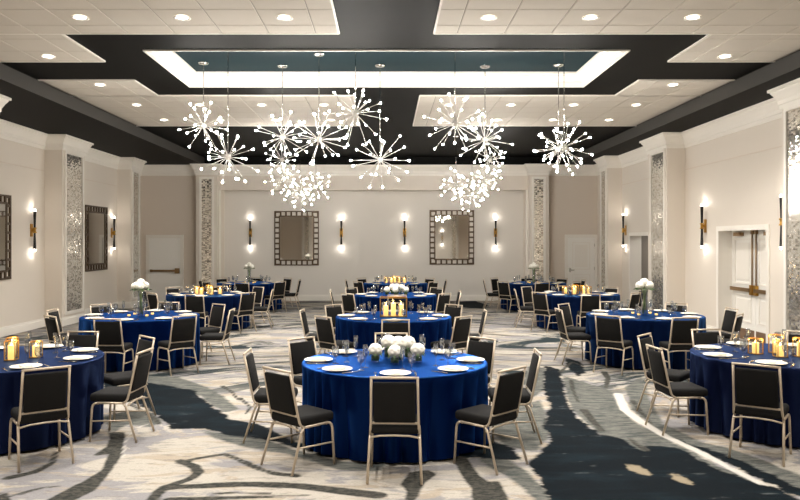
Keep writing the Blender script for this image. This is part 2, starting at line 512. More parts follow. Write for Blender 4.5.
    of = rng(math_('ADD', attr('olive'), math_('MULTIPLY', wob, .12)), .02, -.015)
    otex = mix(rng(e2, .40, .60), srgb(52, 54, 50), srgb(82, 79, 73))
    base = mix(of, base, otex)
    base = mix(rng(math_('ADD', attr('tan'), wob_s), .02, -.02), base, srgb(150, 138, 116))
    base = mix(rng(math_('ADD', attr('white'), math_('MULTIPLY', wob, .1)), .02, -.015), base, srgb(206, 201, 192))
    # pile
    fine = noise(mapping((1, 1, 1)), 160, 3, .7)
    hatch = noise(mapping((45, 130, 1)), 1.0, 3, .6)
    hv = N('ShaderNodeHueSaturation'); L(base, hv.inputs['Color'])
    L(math_('ADD', math_('MULTIPLY', fine, .32), math_('MULTIPLY_ADD', hatch, .55, .30)), hv.inputs['Value'])
    L(hv.outputs[0], b.inputs['Base Color'])
    bp = N('ShaderNodeBump'); bp.inputs['Strength'].default_value = .5; bp.inputs['Distance'].default_value = .004
    L(fine, bp.inputs['Height']); L(bp.outputs[0], b.inputs['Normal'])
    me.materials.append(m)
    o = link('floor', me)
    tag(o, 'patterned carpet with cream, grey and dark teal flowing brushstrokes', 'floor', kind='structure')
build_floor()

# ------------------------------------------------------------------ walls
def struct(o, label, cat):
    return tag(o, label, cat, kind='structure')

T = 0.25
wl = MB().box(XL - T, XL, Y0, YB + 1.2, 0, ZC + .3)
for a, b, x in COL_L: wl.box(XL - .02, x, a, b, 0, ZS)
o = wl.build('wall_left', M['wall']); struct(o, 'beige left wall with projecting columns, mirrors and sconces', 'wall')
# fine horizontal reveal along the wall
for k, (ya, yb) in enumerate(((12.6, 17.05), (18.45, 21.65))):
    MB().box(XL, XL + .012, ya, yb, 3.58, 3.60).build('panel_reveal', M['alcove'], o)

wr = MB()
ya, yb, zh = DOORS_R; pa, pb, ph = PASS_R
wr.box(XR, XR + .3, Y0, ya, 0, ZC + .3).box(XR, XR + .3, yb, pa, 0, ZC + .3).box(XR, XR + .3, pb, YB + 1.2, 0, ZC + .3)
wr.box(XR, XR + .3, ya, yb, zh, ZC + .3).box(XR, XR + .3, pa, pb, ph, ZC + .3)
for a, b, x in COL_R: wr.box(x, XR + .02, a, b, 0, ZS)
wall_r = wr.build('wall_right', M['wall']); struct(wall_r, 'beige right wall with columns, double doors and passage', 'wall')
for k, (a, b) in enumerate(((11.97, 16.75), (18.07, 21.25))):
    MB().box(XR - .012, XR, a, b, 3.58, 3.60).build('panel_reveal', M['alcove'], wall_r)
# passage beyond the opening
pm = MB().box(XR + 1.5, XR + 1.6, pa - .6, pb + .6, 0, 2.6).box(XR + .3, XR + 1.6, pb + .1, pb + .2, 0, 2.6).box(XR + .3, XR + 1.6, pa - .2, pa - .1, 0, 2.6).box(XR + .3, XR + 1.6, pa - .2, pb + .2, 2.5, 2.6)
o = pm.build('wall_passage', M['grey_inner']); add_light('AREA', o, (XR + .9, 19.5, 2.48), 9, WARM, .14); struct(o, 'grey inner wall seen through the open passage on the right', 'wall')  # unseen lamp added to brighten the passage

NX0, NX1, NZ = -5.39, 4.55, 3.62      # niche in the rear wall
wb = MB()
wb.box(NX0, NX1, YB, YB + .3, NZ, ZC + .3)                     # header over the niche
wb.box(NX0 - .3, NX0, YB + .02, YN + .2, 0, ZC).box(NX1, NX1 + .3, YB + .02, YN + .2, 0, ZC)
wb.box(NX0 - .65, NX0 + .02, YB - .32, YB + .2, 0, ZS)         # pilasters
wb.box(NX1 - .02, NX1 + .6, YB - .32, YB + .2, 0, ZS)
wall_b = wb.build('wall_back', M['wall']); struct(wall_b, 'rear wall with header over the pale niche and two pilasters', 'wall')
o = MB().box(NX0 - .2, NX1 + .2, YN, YN + .2, 0, NZ + .4).build('niche_wall', M['niche'], wall_b)
MB().box(NX0, NX1, YB + .3, YN + .1, NZ + .18, NZ + .3).build('niche_ceiling', M['niche'], wall_b)
MB().box(XL - .2, NX0 - .3, YB, YB + .2, 0, ZC).build('alcove_wall', M['alcove'], wall_b)
MB().box(NX1 + .3, XR + .2, YB, YB + .2, 0, ZC).build('alcove_wall', M['alcove'], wall_b)
MB().box(NX0 + .005, NX0 + .07, YB - .06, YB + .02, 0, NZ).build('niche_casing', M['white'], wall_b)
MB().box(NX1 - .07, NX1 - .005, YB - .06, YB + .02, 0, NZ).build('niche_casing', M['white'], wall_b)
fb = MB().box(NX0, NX1, Y0 - .2, Y0, 0, ZC + .3).box(NX0 - .65, NX0 + .02, Y0 - .2, Y0 + .3, 0, ZS).box(NX1 - .02, NX1 + .6, Y0 - .2, Y0 + .3, 0, ZS)
o = fb.build('wall_front', M['niche']); struct(o, 'pale wall behind the viewer, glimpsed in the rear mirrors', 'wall')
MB().box(XL - .2, NX0 - .3, Y0 - .2, Y0 + .02, 0, ZC + .3).build('alcove_wall', M['alcove'], o)
MB().box(NX1 + .3, XR + .4, Y0 - .2, Y0 + .02, 0, ZC + .3).build('alcove_wall', M['alcove'], o)
for xa, xb in ((NX0 - .48, NX0 - .15), (NX1 + .13, NX1 + .43)):
    MB().box(xa, xb, Y0 + .3, Y0 + .315, .32, 3.95).build('mosaic', M['mosaic'], o)

# crown moulding and baseboards swept along the plan
def sweep(path, prof, name, m, parent=None):
    """path: plan points walked with the room on the right-hand side; prof: (inward offset, z)"""
    n = len(path); b = MB(); vs = []; fs = []
    for i, p in enumerate(path):
        p = Vector(p)
        d0 = (p - Vector(path[i - 1])).normalized() if i > 0 else None
        d1 = (Vector(path[i + 1]) - p).normalized() if i < n - 1 else None
        nr = lambda d: Vector((d.y, -d.x))
        if d0 is None: off = nr(d1)
        elif d1 is None: off = nr(d0)
        else:
            a, c = nr(d0), nr(d1)
            off = (a + c) / (1 + a.dot(c))
        for r, z in prof: vs.append((p.x + off.x * r, p.y + off.y * r, z))
    k = len(prof)
    for i in range(n - 1):
        for j in range(k):
            j2 = (j + 1) % k
            fs.append((i * k + j, i * k + j2, (i + 1) * k + j2, (i + 1) * k + j))
    fs.append(tuple(range(k))); fs.append(tuple((n - 1) * k + j for j in range(k)))
    b.add(vs, fs)
    return b.build(name, m, parent)

CROWN = [(0, ZS - .34), (.025, ZS - .34), (.03, ZS - .27), (.045, ZS - .255), (.05, ZS - .20), (.09, ZS - .12), (.125, ZS - .07), (.13, ZS - .05), (.16, ZS - .045), (.16, ZS), (0, ZS)]
def lpath(cols, xw):
    pts = [(xw, Y0)]
    for a, b, x in cols: pts += [(xw, a), (x, a), (x, b), (xw, b)]
    return pts
plan = lpath(COL_L, XL) + [(XL, YB), (NX0 - .65, YB), (NX0 - .65, YB - .32), (NX0 + .02, YB - .32), (NX0 + .02, YB), (NX1 - .02, YB), (NX1 - .02, YB - .32), (NX1 + .6, YB - .32), (NX1 + .6, YB), (XR, YB)] + lpath(COL_R, XR)[::-1]
o = sweep(plan, CROWN, 'trim_1', M['white']); struct(o, 'white stepped crown moulding along the top of the walls', 'moulding')
BASE = [(0, 0), (.022, 0), (.022, .15), (.014, .165), (.012, .2), (0, .2)]
o = sweep(lpath(COL_L, XL) + [(XL, YB), (-7.78, YB)], BASE, 'baseboard_left', M['white']); struct(o, 'white baseboard along the left wall and columns', 'baseboard')
o = sweep([(-6.42, YB), (NX0 - .65, YB), (NX0 - .65, YB - .32), (NX0 + .02, YB - .32), (NX0 + .02, YN), (NX1 - .02, YN), (NX1 - .02, YB - .32), (NX1 + .6, YB - .32), (NX1 + .6, YB), (5.7, YB)], BASE, 'baseboard_back', M['white']); struct(o, 'tall white baseboard along the rear niche', 'baseboard')
rp = lpath(COL_R, XR)[::-1]
seg = [(XR, YB)] + rp[:4] + [(XR, pb)]
o = sweep(seg, BASE, 'baseboard_right', M['white']); struct(o, 'white baseboard along the right wall beyond the passage', 'baseboard')
o = sweep([(XR, pa)] + rp[4:8] + [(XR, yb + .07)], BASE, 'baseboard_right', M['white']); struct(o, 'white baseboard on the right wall between passage and double doors', 'baseboard')
o = sweep([(XR, ya - .07)] + rp[8:], BASE, 'baseboard_right', M['white']); struct(o, 'white baseboard under the nearest right column', 'baseboard')

# mirror mosaic strips framed on the columns
def strip(name, label, x0, x1, y0, y1, z0, z1, axis, sgn):
    """axis 'x': lies on a face x = const facing sgn; axis 'y': on a face y = const facing the viewer"""
    root = empty(name, ((x0 + x1) / 2, (y0 + y1) / 2, z0)); tag(root, label, 'mosaic panel', 'mirror mosaic strips on the columns')
    inv = Vector(root.location)
    def bx(a0, a1, b0, b1, c0, c1): return MB().box(a0 - inv.x, a1 - inv.x, b0 - inv.y, b1 - inv.y, c0 - inv.z, c1 - inv.z)
    t = .012; f = .07; p = .035
    if axis == 'x':
        xa, xb = sorted((x0, x0 + sgn * t)); xc, xd = sorted((x0, x0 + sgn * p))
        bx(xa, xb, y0, y1, z0, z1).build('mosaic', M['mosaic'], root)
        for q in ((y0 - f, y0, z0 - f, z1 + f), (y1, y1 + f, z0 - f, z1 + f), (y0, y1, z1, z1 + f), (y0, y1, z0 - f, z0)):
            bx(xc, xd, q[0], q[1], q[2], q[3]).build('frame_moulding', M['white'], root)
    else:
        bx(x0, x1, y0 - t, y0, z0, z1).build('mosaic', M['mosaic'], root)
        for q in ((x0 - f, x0, z0 - f, z1 + f), (x1, x1 + f, z0 - f, z1 + f), (x0, x1, z1, z1 + f), (x0, x1, z0 - f, z0)):
            bx(q[0], q[1], y0 - p, y0, q[2], q[3]).build('frame_moulding', M['white'], root)
ZB, ZTOP = .32, 4.02
strip('mosaic_panel', 'sparkling mirror mosaic strip on the wide left column between sconce and mirror', -7.5, -7.5, 17.28, 18.2, ZB, ZTOP, 'x', 1)
strip('mosaic_panel', 'narrow mirror mosaic strip on the far left corner column', -7.5, -7.5, 21.85, 22.35, ZB, ZTOP, 'x', 1)
strip('mosaic_panel', 'mirror mosaic strip on the nearest right column at the photo edge', 6.37, 6.37, 10.65, 11.74, ZB, ZTOP, 'x', -1)
strip('mosaic_panel', 'mirror mosaic strip on the right column beside the open passage', 6.37, 6.37, 16.95, 17.75, ZB, ZTOP, 'x', -1)
strip('mosaic_panel', 'very narrow mirror mosaic strip on the far right corner column', 6.37, 6.37, 21.45, 21.9, ZB, ZTOP, 'x', -1)
strip('mosaic_panel', 'mirror mosaic strip on the rear pilaster left of the niche', NX0 - .48, NX0 - .15, YB - .32, YB - .32, ZB, 3.95, 'y', -1)
strip('mosaic_panel', 'mirror mosaic strip on the rear pilaster right of the niche', NX1 + .13, NX1 + .43, YB - .32, YB - .32, ZB, 3.95, 'y', -1)

# ------------------------------------------------------------------ ceiling
CX, CY0, CY1 = 3.46, 10.5, 12.98
cb = MB()
S = .02
cb.box(-XF, XF, Y0, CY0, ZC + S, ZC + .2).box(-XF, XF, CY1, YN, ZC + S, ZC + .2)
cb.box(-XF, -CX, CY0, CY1, ZC + S, ZC + .2).box(CX, XF, CY0, CY1, ZC + S, ZC + .2)
cb.box(XL - .1, -XF, Y0, YN, ZS, ZC + .2).box(XF, XR + .1, Y0, YN, ZS, ZC + .2)       # lowered side soffits
cb.box(-XF, XF, YB - .04, YB + .05, ZS, ZC + S)                                          # black frieze above the rear crown
cb.box(NX0, NX1, YB + .3, YN + .1, NZ + .31, ZC + .2)
ceil = cb.build('ceiling', M['black']); struct(ceil, 'black painted ceiling with lowered side soffits and central coffer', 'ceiling')
MB().box(-CX - .2, CX + .2, CY0 - .2, CY1 + .2, ZT, ZT + .1).build('coffer_panel', M['teal'], ceil)
for sx in (-1, 1):
    xa, xb = sorted((sx * XF, sx * (XF - .012)))
    MB().box(xa, xb, Y0, YB - .05, ZS, ZC - .002).build('soffit_fascia', M['charcoal'], ceil)
COF = [(0, ZC), (.03, ZC), (.03, ZC + .05), (.05, ZC + .06), (.05, ZC + .10), (.12, ZC + .16), (.14, ZC + .17), (.14, ZC + .19), (.17, ZC + .20), (.17, ZT), (0, ZT)]
pth = [(-CX, CY0), (-CX, CY1), (CX, CY1), (CX, CY0), (-CX, CY0)]
for i in range(4):
    a, b = Vector(pth[i]), Vector(pth[i + 1]); d = (b - a).normalized()
    vs = []
    nrm = Vector((d.y, -d.x))
    for (q, s) in ((a, 1), (b, -1)):
        for r, z in COF: vs.append((q.x + nrm.x * r + d.x * r * s, q.y + nrm.y * r + d.y * r * s, z))
    k = len(COF); fs = [(j, (j + 1) % k, k + (j + 1) % k, k + j) for j in range(k)] + [tuple(range(k)), tuple(range(k, 2 * k))]
    MB().add(vs, fs).build('coffer_moulding', M['white'], ceil)

# tiled ceiling fields: each lay-in tile a piece of its own
XCOLS = [.62, .92, 1.53, 2.14, 2.75, 3.36, 3.97, 4.58, 5.19, 5.80, 5.85]
ROWS_N = [7.36, 7.99, 8.62, 9.25, 9.64]
ROWS_S = [9.64, 9.88, 10.51, 11.14]
ROWS_F1 = [12.43, 13.05, 13.74]
ROWS_F2 = [13.74, 14.29, 14.9, 15.51, 16.12, 16.73, 17.3]
tile_meshes = {}
def tile(x0, x1, y0, y1):
    w, d = round(x1 - x0, 3), round(y1 - y0, 3)
    if (w, d) not in tile_meshes:
        g = .006; b = MB()
        hx, hy = w / 2 - g, d / 2 - g
        vs = [(-hx, -hy, .012), (hx, -hy, .012), (hx, hy, .012), (-hx, hy, .012), (-hx, -hy, .004), (hx, -hy, .004), (hx, hy, .004), (-hx, hy, .004),
              (-hx + .008, -hy + .008, 0), (hx - .008, -hy + .008, 0), (hx - .008, hy - .008, 0), (-hx + .008, hy - .008, 0)]
        fs = [(3, 2, 1, 0), (8, 9, 10, 11)]
        for k in range(4):
            k2 = (k + 1) % 4
            fs += [(k, k2, 4 + k2, 4 + k), (4 + k, 4 + k2, 8 + k2, 8 + k)]
        tile_meshes[(w, d)] = b.add(vs, fs).mesh('ceiling_tile', M['tile'])
    o = bpy.data.objects.new('ceiling_tile', tile_meshes[(w, d)]); C.objects.link(o)
    return o
def field(sgn, blocks, label):
    root = empty('ceiling', (0, 0, 0)); struct(root, label, 'ceiling')
    root.name = 'ceiling_tile_field'
    g = MB()
    for cols, rows in blocks:
        xa, xb = cols[0] * sgn, cols[-1] * sgn
        g.box(min(xa, xb), max(xa, xb), rows[0], rows[-1], ZC + .011, ZC + S)
    g.build('ceiling_grid', M['grid'], root)
    for cols, rows in blocks:
        for i in range(len(cols) - 1):
            for j in range(len(rows) - 1):
                x0, x1 = sorted((cols[i] * sgn, cols[i + 1] * sgn))
                if x1 - x0 < .08: continue
                o = tile(x0, x1, rows[j], rows[j + 1]); o.parent = root
                o.location = ((x0 + x1) / 2, (rows[j] + rows[j + 1]) / 2, ZC)
    # edge trim
    t = MB()
    for cols, rows in blocks:
        xa = cols[0] * sgn
        t.box(xa - .012, xa + .012, rows[0], rows[-1], ZC - .004, ZC + S)
        x0, x1 = sorted((cols[0] * sgn, cols[-1] * sgn))
        t.box(x0, x1, rows[-1] - .012, rows[-1] + .012, ZC - .004, ZC + S)
        t.box(x0, x1, rows[0] - .012, rows[0] + .012, ZC - .004, ZC + S) if rows[0] in (12.43, 13.74) else None
    t.build('edge_trim', M['white'], root)
    return root
SC = [4.24] + XCOLS[7:]
for sgn, w in ((-1, 'left'), (1, 'right')):
    r = field(sgn, [(XCOLS, ROWS_N), (SC, ROWS_S)], 'cream lay-in tile field of the near ceiling on the %s' % w)
    x0, x1 = sorted((.62 * sgn, 5.85 * sgn))
    MB().box(x0, x1, Y0, 7.36, ZC, ZC + S).build('ceiling_sheet', M['tile'], r)
    field(sgn, [(SC, ROWS_F1), (XCOLS, ROWS_F2)], 'cream lay-in tile field of the far ceiling on the %s' % w)

# recessed downlights
def downlight_proto():
    root = empty('downlight')
    MB().lathe([(.075, 0), (.10, -.004), (.105, -.012), (.078, -.012), (.07, .0)], 24, cap=False).build('trim_ring', M['white'], root)
    MB().lathe([(.0001, -.003), (.08, -.003), (.08, .001), (.0001, .001)], 24, cap=False).build('lens', M['lens'], root)
    return root
dl = downlight_proto(); dl_used = False
def downlight(x, y, label):
    global dl_used
    o = dl if not dl_used else copy_tree(dl)
    dl_used = True
    o.location = (x, y, ZC - .006)
    tag(o, label, 'ceiling light', 'recessed round downlights')
    ls.append((o, x, y))
ls = []
names = {1.23: 'innermost', 2.46: 'second', 3.69: 'third', 4.93: 'outermost'}
for s, w in ((-1, 'left'), (1, 'right')):
    for x in (1.23, 2.46, 3.69): downlight(s * x, 8.91, 'round recessed downlight in near %s ceiling field, %s from the centre' % (w, names[x]))
    downlight(s * 4.93, 10.78, 'lone recessed downlight in the near %s ceiling step beside the soffit' % w)
    downlight(s * 4.93, 12.73, 'lone recessed downlight in the far %s ceiling step beside the soffit' % w)
    for x in (1.23, 2.46, 3.69, 4.93):
        downlight(s * x, 14.6, 'recessed downlight in nearer row of far %s ceiling field, %s from the centre' % (w, names[x]))
        downlight(s * x, 16.4, 'recessed downlight in farther row of far %s ceiling field, %s from the centre' % (w, names[x]))
    for k, y in enumerate((6.2, 3.7, 1.2, -1.3)):  # unseen rows, added to light the front of the room
        for x in (1.23, 3.69): downlight(s * x, y, 'unseen recessed downlight added above and behind the viewer, %s %s, row %s' % (w, names[x], ('one', 'two', 'three', 'four')[k]))
for o, x, y in ls: add_light('AREA', o, (0, 0, -.02), P_DOWN * (1.5 if y < 2 else .7 if y < 8 else .42 if y > 14 else .8), WARM, .14, spread=math.radians(110))

# ------------------------------------------------------------------ doors
def panic_door_back():
    # plain white door with push bar, rear wall left alcove
    x0, x1, z1 = -7.62, -6.62, 2.08
    r = empty('door_1', ((x0 + x1) / 2, YB, 0)); struct(r, 'plain white door with push bar in the rear left alcove', 'door')
    w = (x1 - x0) / 2
    MB().box(-w, w, -.03, -.002, .01, z1).build('leaf', M['door'], r)
    for a, b in ((-w - .1, -w - .005), (w + .005, w + .1)): MB().box(a, b, -.06, -.002, 0, z1 + .1).build('casing', M['white'], r)
    MB().box(-w - .005, w + .005, -.06, -.002, z1 + .005, z1 + .1).build('casing', M['white'], r)
    bar = MB().box(-w + .06, w - .1, -.10, -.06, 1.0, 1.06).build('push_bar', M['bronze'], r)
    MB().box(w - .16, w - .03, -.12, -.03, .95, 1.11).build('latch_box', M['bronze'], bar)
    MB().box(-w + .04, -w + .1, -.10, -.03, .99, 1.07).build('bracket', M['bronze'], bar)
panic_door_back()

def panel_mb(b, x0, x1, z0, z1, y, t=.012, f=.035):
    """raised moulding rectangle and inner field on a door face that looks toward -y"""
    b.box(x0, x1, y - t, y, z0, z0 + f).box(x0, x1, y - t, y, z1 - f, z1).box(x0, x0 + f, y - t, y, z0 + f, z1 - f).box(x1 - f, x1, y - t, y, z0 + f, z1 - f)
    b.box(x0 + f + .05, x1 - f - .05, y - t * .8, y, z0 + f + .05, z1 - f - .05)
    return b
def panel_door_back():
    x0, x1, z1 = 5.82, 6.68, 2.1
    r = empty('door_2', ((x0 + x1) / 2, YB, 0)); struct(r, 'white two-panel door with lever handle in the rear right alcove', 'door')
    w = (x1 - x0) / 2
    MB().box(-w, w, -.03, -.002, .01, z1).build('leaf', M['door'], r)
    for z0, zz in ((.2, .92), (1.06, 1.95)): panel_mb(MB(), -w + .14, w - .14, z0, zz, -.03).build('panel', M['white'], r)
    for a, b in ((-w - .09, -w - .005), (w + .005, w + .09)): MB().box(a, b, -.06, -.002, 0, z1 + .09).build('casing', M['white'], r)
    MB().box(-w - .005, w + .005, -.06, -.002, z1 + .005, z1 + .09).build('casing', M['white'], r)
    h = MB().box(-w + .05, -w + .10, -.04, -.03, .98, 1.12).build('escutcheon', M['chrome'], r)
    MB().tube([(-w + .075, -.04, 1.05), (-w + .075, -.085, 1.05), (-w + .2, -.085, 1.05)], .014, 6).build('lever', M['chrome'], h)
    for z in (.3, 1.05, 1.8): MB().box(w - .01, w + .006, -.042, -.03, z, z + .1).build('hinge', M['chrome'], r)
panel_door_back()

def double_doors():
    ya, yb, zh = DOORS_R
    xd = XR + .26
    r = empty('door_3', (XR, (ya + yb) / 2, 0)); struct(r, 'white double doors with bronze push bars in the right wall', 'door')
    hw = (yb - ya) / 2
    # local frame: y along the wall, -x faces the room
    for a, b in ((-hw - .07, -hw + .03), (hw - .03, hw + .07)): MB().box(-.025, .0, a, b, 0, zh + .07).build('casing', M['white'], r)
    MB().box(-.025, 0, -hw + .03, hw - .03, zh - .03, zh + .07).build('casing', M['white'], r)
    MB().box(0, .3, hw - .012, hw + .0, 0, zh).build('jamb', M['white'], r)
    MB().box(0, .3, -hw, -hw + .012, 0, zh).build('jamb', M['white'], r)
    MB().box(0, .3, -hw + .012, hw - .012, zh - .012, zh).build('jamb', M['white'], r)
    for s in (-1, 1):
        a, b = sorted((s * .004, s * (hw - .016)))
        leaf = MB().box(.26, .30, a, b, .015, zh - .016).build('leaf', M['door'], r)
        w = b - a
        for z0, z1 in ((.38, .92), (1.12, 2.02)):
            p = MB(); y0, y1 = a + .14, b - .14; t = .248; f = .035
            p.box(t, .26, y0, y1, z0, z0 + f).box(t, .26, y0, y1, z1 - f, z1).box(t, .26, y0, y0 + f, z0 + f, z1 - f).box(t, .26, y1 - f, y1, z0 + f, z1 - f)
            p.box(t + .003, .26, y0 + f + .05, y1 - f - .05, z0 + f + .05, z1 - f - .05)
            p.build('panel', M['white'], leaf)
        MB().box(.255, .26, a + .03, b - .03, .03, .25).build('kick_plate', M['kick'], leaf)
        MB().box(.19, .235, a + .1, b - .06, .985, 1.055).build('push_bar', M['bronze'], leaf)
        ye = .075 * s
        MB().box(.20, .26, ye - .05, ye + .05, .93, 1.12).build('latch_box', M['brass'], leaf)
        MB().tube([(.235, ye, 1.1), (.235, ye, zh - .08)], .014, 6).build('latch_rod', M['bronze'], leaf)
        MB().box(.22, .26, ye - .035, ye + .035, zh - .1, zh - .02).build('latch_head', M['bronze'], leaf)
        yc = s * (hw - .38)
        MB().box(.18, .26, yc - .14, yc + .14, zh - .13, zh - .06).build('door_closer', M['bronze'], leaf)
double_doors()
# casing of the passage
o = empty('door_4', (XR, (pa + pb) / 2, 0)); struct(o, 'white cased opening to a grey passage in the right wall', 'doorway')
hw = (pb - pa) / 2
MB().box(-.025, .29, hw - .012, hw + .08, 0, ph + .08).build('casing', M['white'], o)
MB().box(-.025, .29, -hw - .08, -hw + .012, 0, ph + .08).build('casing', M['white'], o)
MB().box(-.025, .29, -hw + .012, hw - .012, ph - .012, ph + .08).build('casing', M['white'], o)

# ------------------------------------------------------------------ framed mirrors
def wall_mirror(label, w, h, loc, rz):
    """hangs with its back at local y = 0, looking toward local -y; centred on loc"""
    r = empty('wall_mirror', loc, rz); tag(r, label, 'mirror', 'mirrors in ladder frames')
    fw = .185; t = .045; bar = .034
    MB().box(-w / 2 + fw, w / 2 - fw, -.03, -.005, -h / 2 + fw, h / 2 - fw).build('mirror_glass', M['mirror'], r)
    def ring(hw, hh, b):
        return MB().box(-hw, hw, -t, -.004, hh - b, hh).box(-hw, hw, -t, -.004, -hh, -hh + b).box(-hw, -hw + b, -t, -.004, -hh + b, hh - b).box(hw - b, hw, -t, -.004, -hh + b, hh - b)
    ring(w / 2, h / 2, bar).build('outer_frame', M['iron'], r)
    ring(w / 2 - fw + bar, h / 2 - fw + bar, bar + .01).build('inner_frame', M['iron'], r)
    g = MB(); nx = max(3, round(w / .185)); nz = max(3, round(h / .185))
    for k in range(nx + 1):
        x = -w / 2 + bar + (w - 2 * bar) * k / nx
        for z0, z1 in ((h / 2 - fw, h / 2 - bar), (-h / 2 + bar, -h / 2 + fw)): g.box(x - .028, x + .028, -t + .004, -.004, z0, z1)
    for k in range(nz + 1):
        z = -h / 2 + bar + (h - 2 * bar) * k / nz
        for x0, x1 in ((w / 2 - fw, w / 2 - bar), (-w / 2 + bar, -w / 2 + fw)): g.box(x0, x1, -t + .004, -.004, z - .028, z + .028)
    g.build('frame_rungs', M['iron'], r)['kind'] = 'stuff'
wall_mirror('mirror in iron ladder frame on the left half of the rear wall', 1.48, 1.81, (-2.985, YN, EYE + .125), 0)
wall_mirror('mirror in iron ladder frame on the right half of the rear wall', 1.48, 1.81, (2.17, YN, EYE + .155), 0)
wall_mirror('ladder-framed mirror on the left wall between the two columns', 1.5, 1.75, (XL, 20.1, EYE + .1), PI / 2)
wall_mirror('ladder-framed mirror cut off at the left photo edge', 1.5, 1.75, (XL, 14.75, EYE + .1), PI / 2)

# ------------------------------------------------------------------ sconces
def make_sconce():
    r = empty('wall_sconce')
    y = -.08
    MB().lathe([(.015, -.02), (.019, 0), (.026, .2), (.034, .40), (.038, .42), (.033, .42)], 14, (0, y, 0)).build('upper_shade', M['blackmetal'], r)
    MB().lathe([(.033, -.42), (.038, -.42), (.034, -.40), (.026, -.2), (.019, 0), (.015, .02)], 14, (0, y, 0)).build('lower_shade', M['blackmetal'], r)
    b = MB().box(-.05, .05, -.022, -.002, -.14, .14).box(-.02, .02, y + .02, -.02, -.03, .03).build('bracket', M['brass'], r)
    MB().lathe([(.028, -.06), (.044, -.06), (.044, -.04), (.03, -.035), (.03, .035), (.044, .04), (.044, .06), (.028, .06)], 14, (0, y, 0), cap=False).build('collar', M['brass'], b)
    MB().lathe([(.028, .40), (.030, .43), (.026, .455), (.014, .468), (.0001, .47)], 12, (0, y, 0)).build('lit_tip', M['tip'], r)
    MB().lathe([(.0001, -.47), (.014, -.468), (.026, -.455), (.030, -.43), (.028, -.40)], 12, (0, y, 0)).build('lit_tip', M['tip'], r)
    return r
sc0 = make_sconce(); sc_first = True
def sconce(label, loc, rz):
    global sc_first
    o = sc0 if sc_first else copy_tree(sc0)
    sc_first = False
    o.location = loc; o.rotation_euler = (0, 0, rz)
    tag(o, label, 'wall light', 'black two-ended wall sconces')
    for s in (-1, 1): add_light('POINT', o, (0, -.08, s * .53), P_SCONCE, (1, .92, .82), .03)
zs = EYE + .28
for x, nm in ((-4.52, 'leftmost rear-wall sconce, between pilaster and left mirror'), (-1.5, 'rear-wall sconce just right of the left mirror'), (.6, 'rear-wall sconce just left of the right mirror'), (3.62, 'rightmost rear-wall sconce, right of the right mirror')):
    sconce(nm, (x, YN, EYE + .31), 0)
sconce('black sconce on the left wall between near mirror and wide column', (XL, 16.45, zs - .02), PI / 2)
sconce('black sconce on the left wall beyond the second mirror', (XL, 21.25, zs - .02), PI / 2)
sconce('black and brass sconce on the right wall left of the double doors', (XR, 15.72, EYE + .34), -PI / 2)
sconce('black sconce on the right wall beyond the open passage', (XR, 20.95, EYE + .33), -PI / 2)
sconce('black sconce on the right wall between double doors and nearest column', (XR, 12.55, EYE + .34), -PI / 2)

sconce('sconce behind the viewer, glimpsed in the right rear mirror', (3.99, Y0, EYE + .31), PI)

# ------------------------------------------------------------------ starburst chandeliers
bulb_me = MB().ico((0, 0, 0), .0145, 2).mesh('bulb', M['bulb'])
arm_me = {}
def arm_mesh(L):
    k = round(L, 2)
    if k not in arm_me:
        b = MB().tube([(0, 0, .03), (0, 0, L - .05)], .005, 5)
        b.tube([(0, 0, L - .05), (0, 0, L - .016)], .007, 6, .014)
        arm_me[k] = b.mesh('arm', M['spoke'])
    return arm_me[k], k
hub_me = MB().ico((0, 0, 0), .05, 2).mesh('hub', M['spoke'])
can_me = MB().lathe([(.0001, 0), (.085, 0), (.085, -.012), (.07, -.028), (.02, -.034), (.0001, -.034)], 20, cap=False).mesh('canopy', M['chrome'])
def chandelier(px, py, Y, R, n, label, group, ztop, seed):
    rnd = random.Random(seed)
    p = P(px, py, Y)
    r = empty('starburst_chandelier', p, rnd.uniform(0, 6)); tag(r, label, 'chandelier', group)
    link('hub', hub_me, r)
    link('canopy', can_me, r, (0, 0, ztop - p.z))
    MB().tube([(0, 0, .04), (0, 0, ztop - p.z - .02)], .006 if Y < 15 else .005, 6).build('rod', M['chrome'], r)
    ga = PI * (3 - math.sqrt(5))
    for i in range(n):
        z = 1 - 2 * (i + .5) / n
        z = max(-.97, min(.93, z + rnd.uniform(-.08, .08)))
        th = ga * i + rnd.uniform(-.2, .2)
        q = math.sqrt(1 - z * z)
        d = Vector((q * math.cos(th), q * math.sin(th), z))
        me, L = arm_mesh(R * rnd.choice((.62, .75, .86, .95, 1.0, 1.04)))
        a = link('arm', me, r); a.rotation_euler = d.to_track_quat('Z', 'Y').to_euler()
        link('bulb', bulb_me, a, (0, 0, L))
g1, g2, g3 = 'starburst chandeliers under the coffer, left', 'starburst chandeliers under the coffer, right', 'starburst chandeliers hanging farther back'
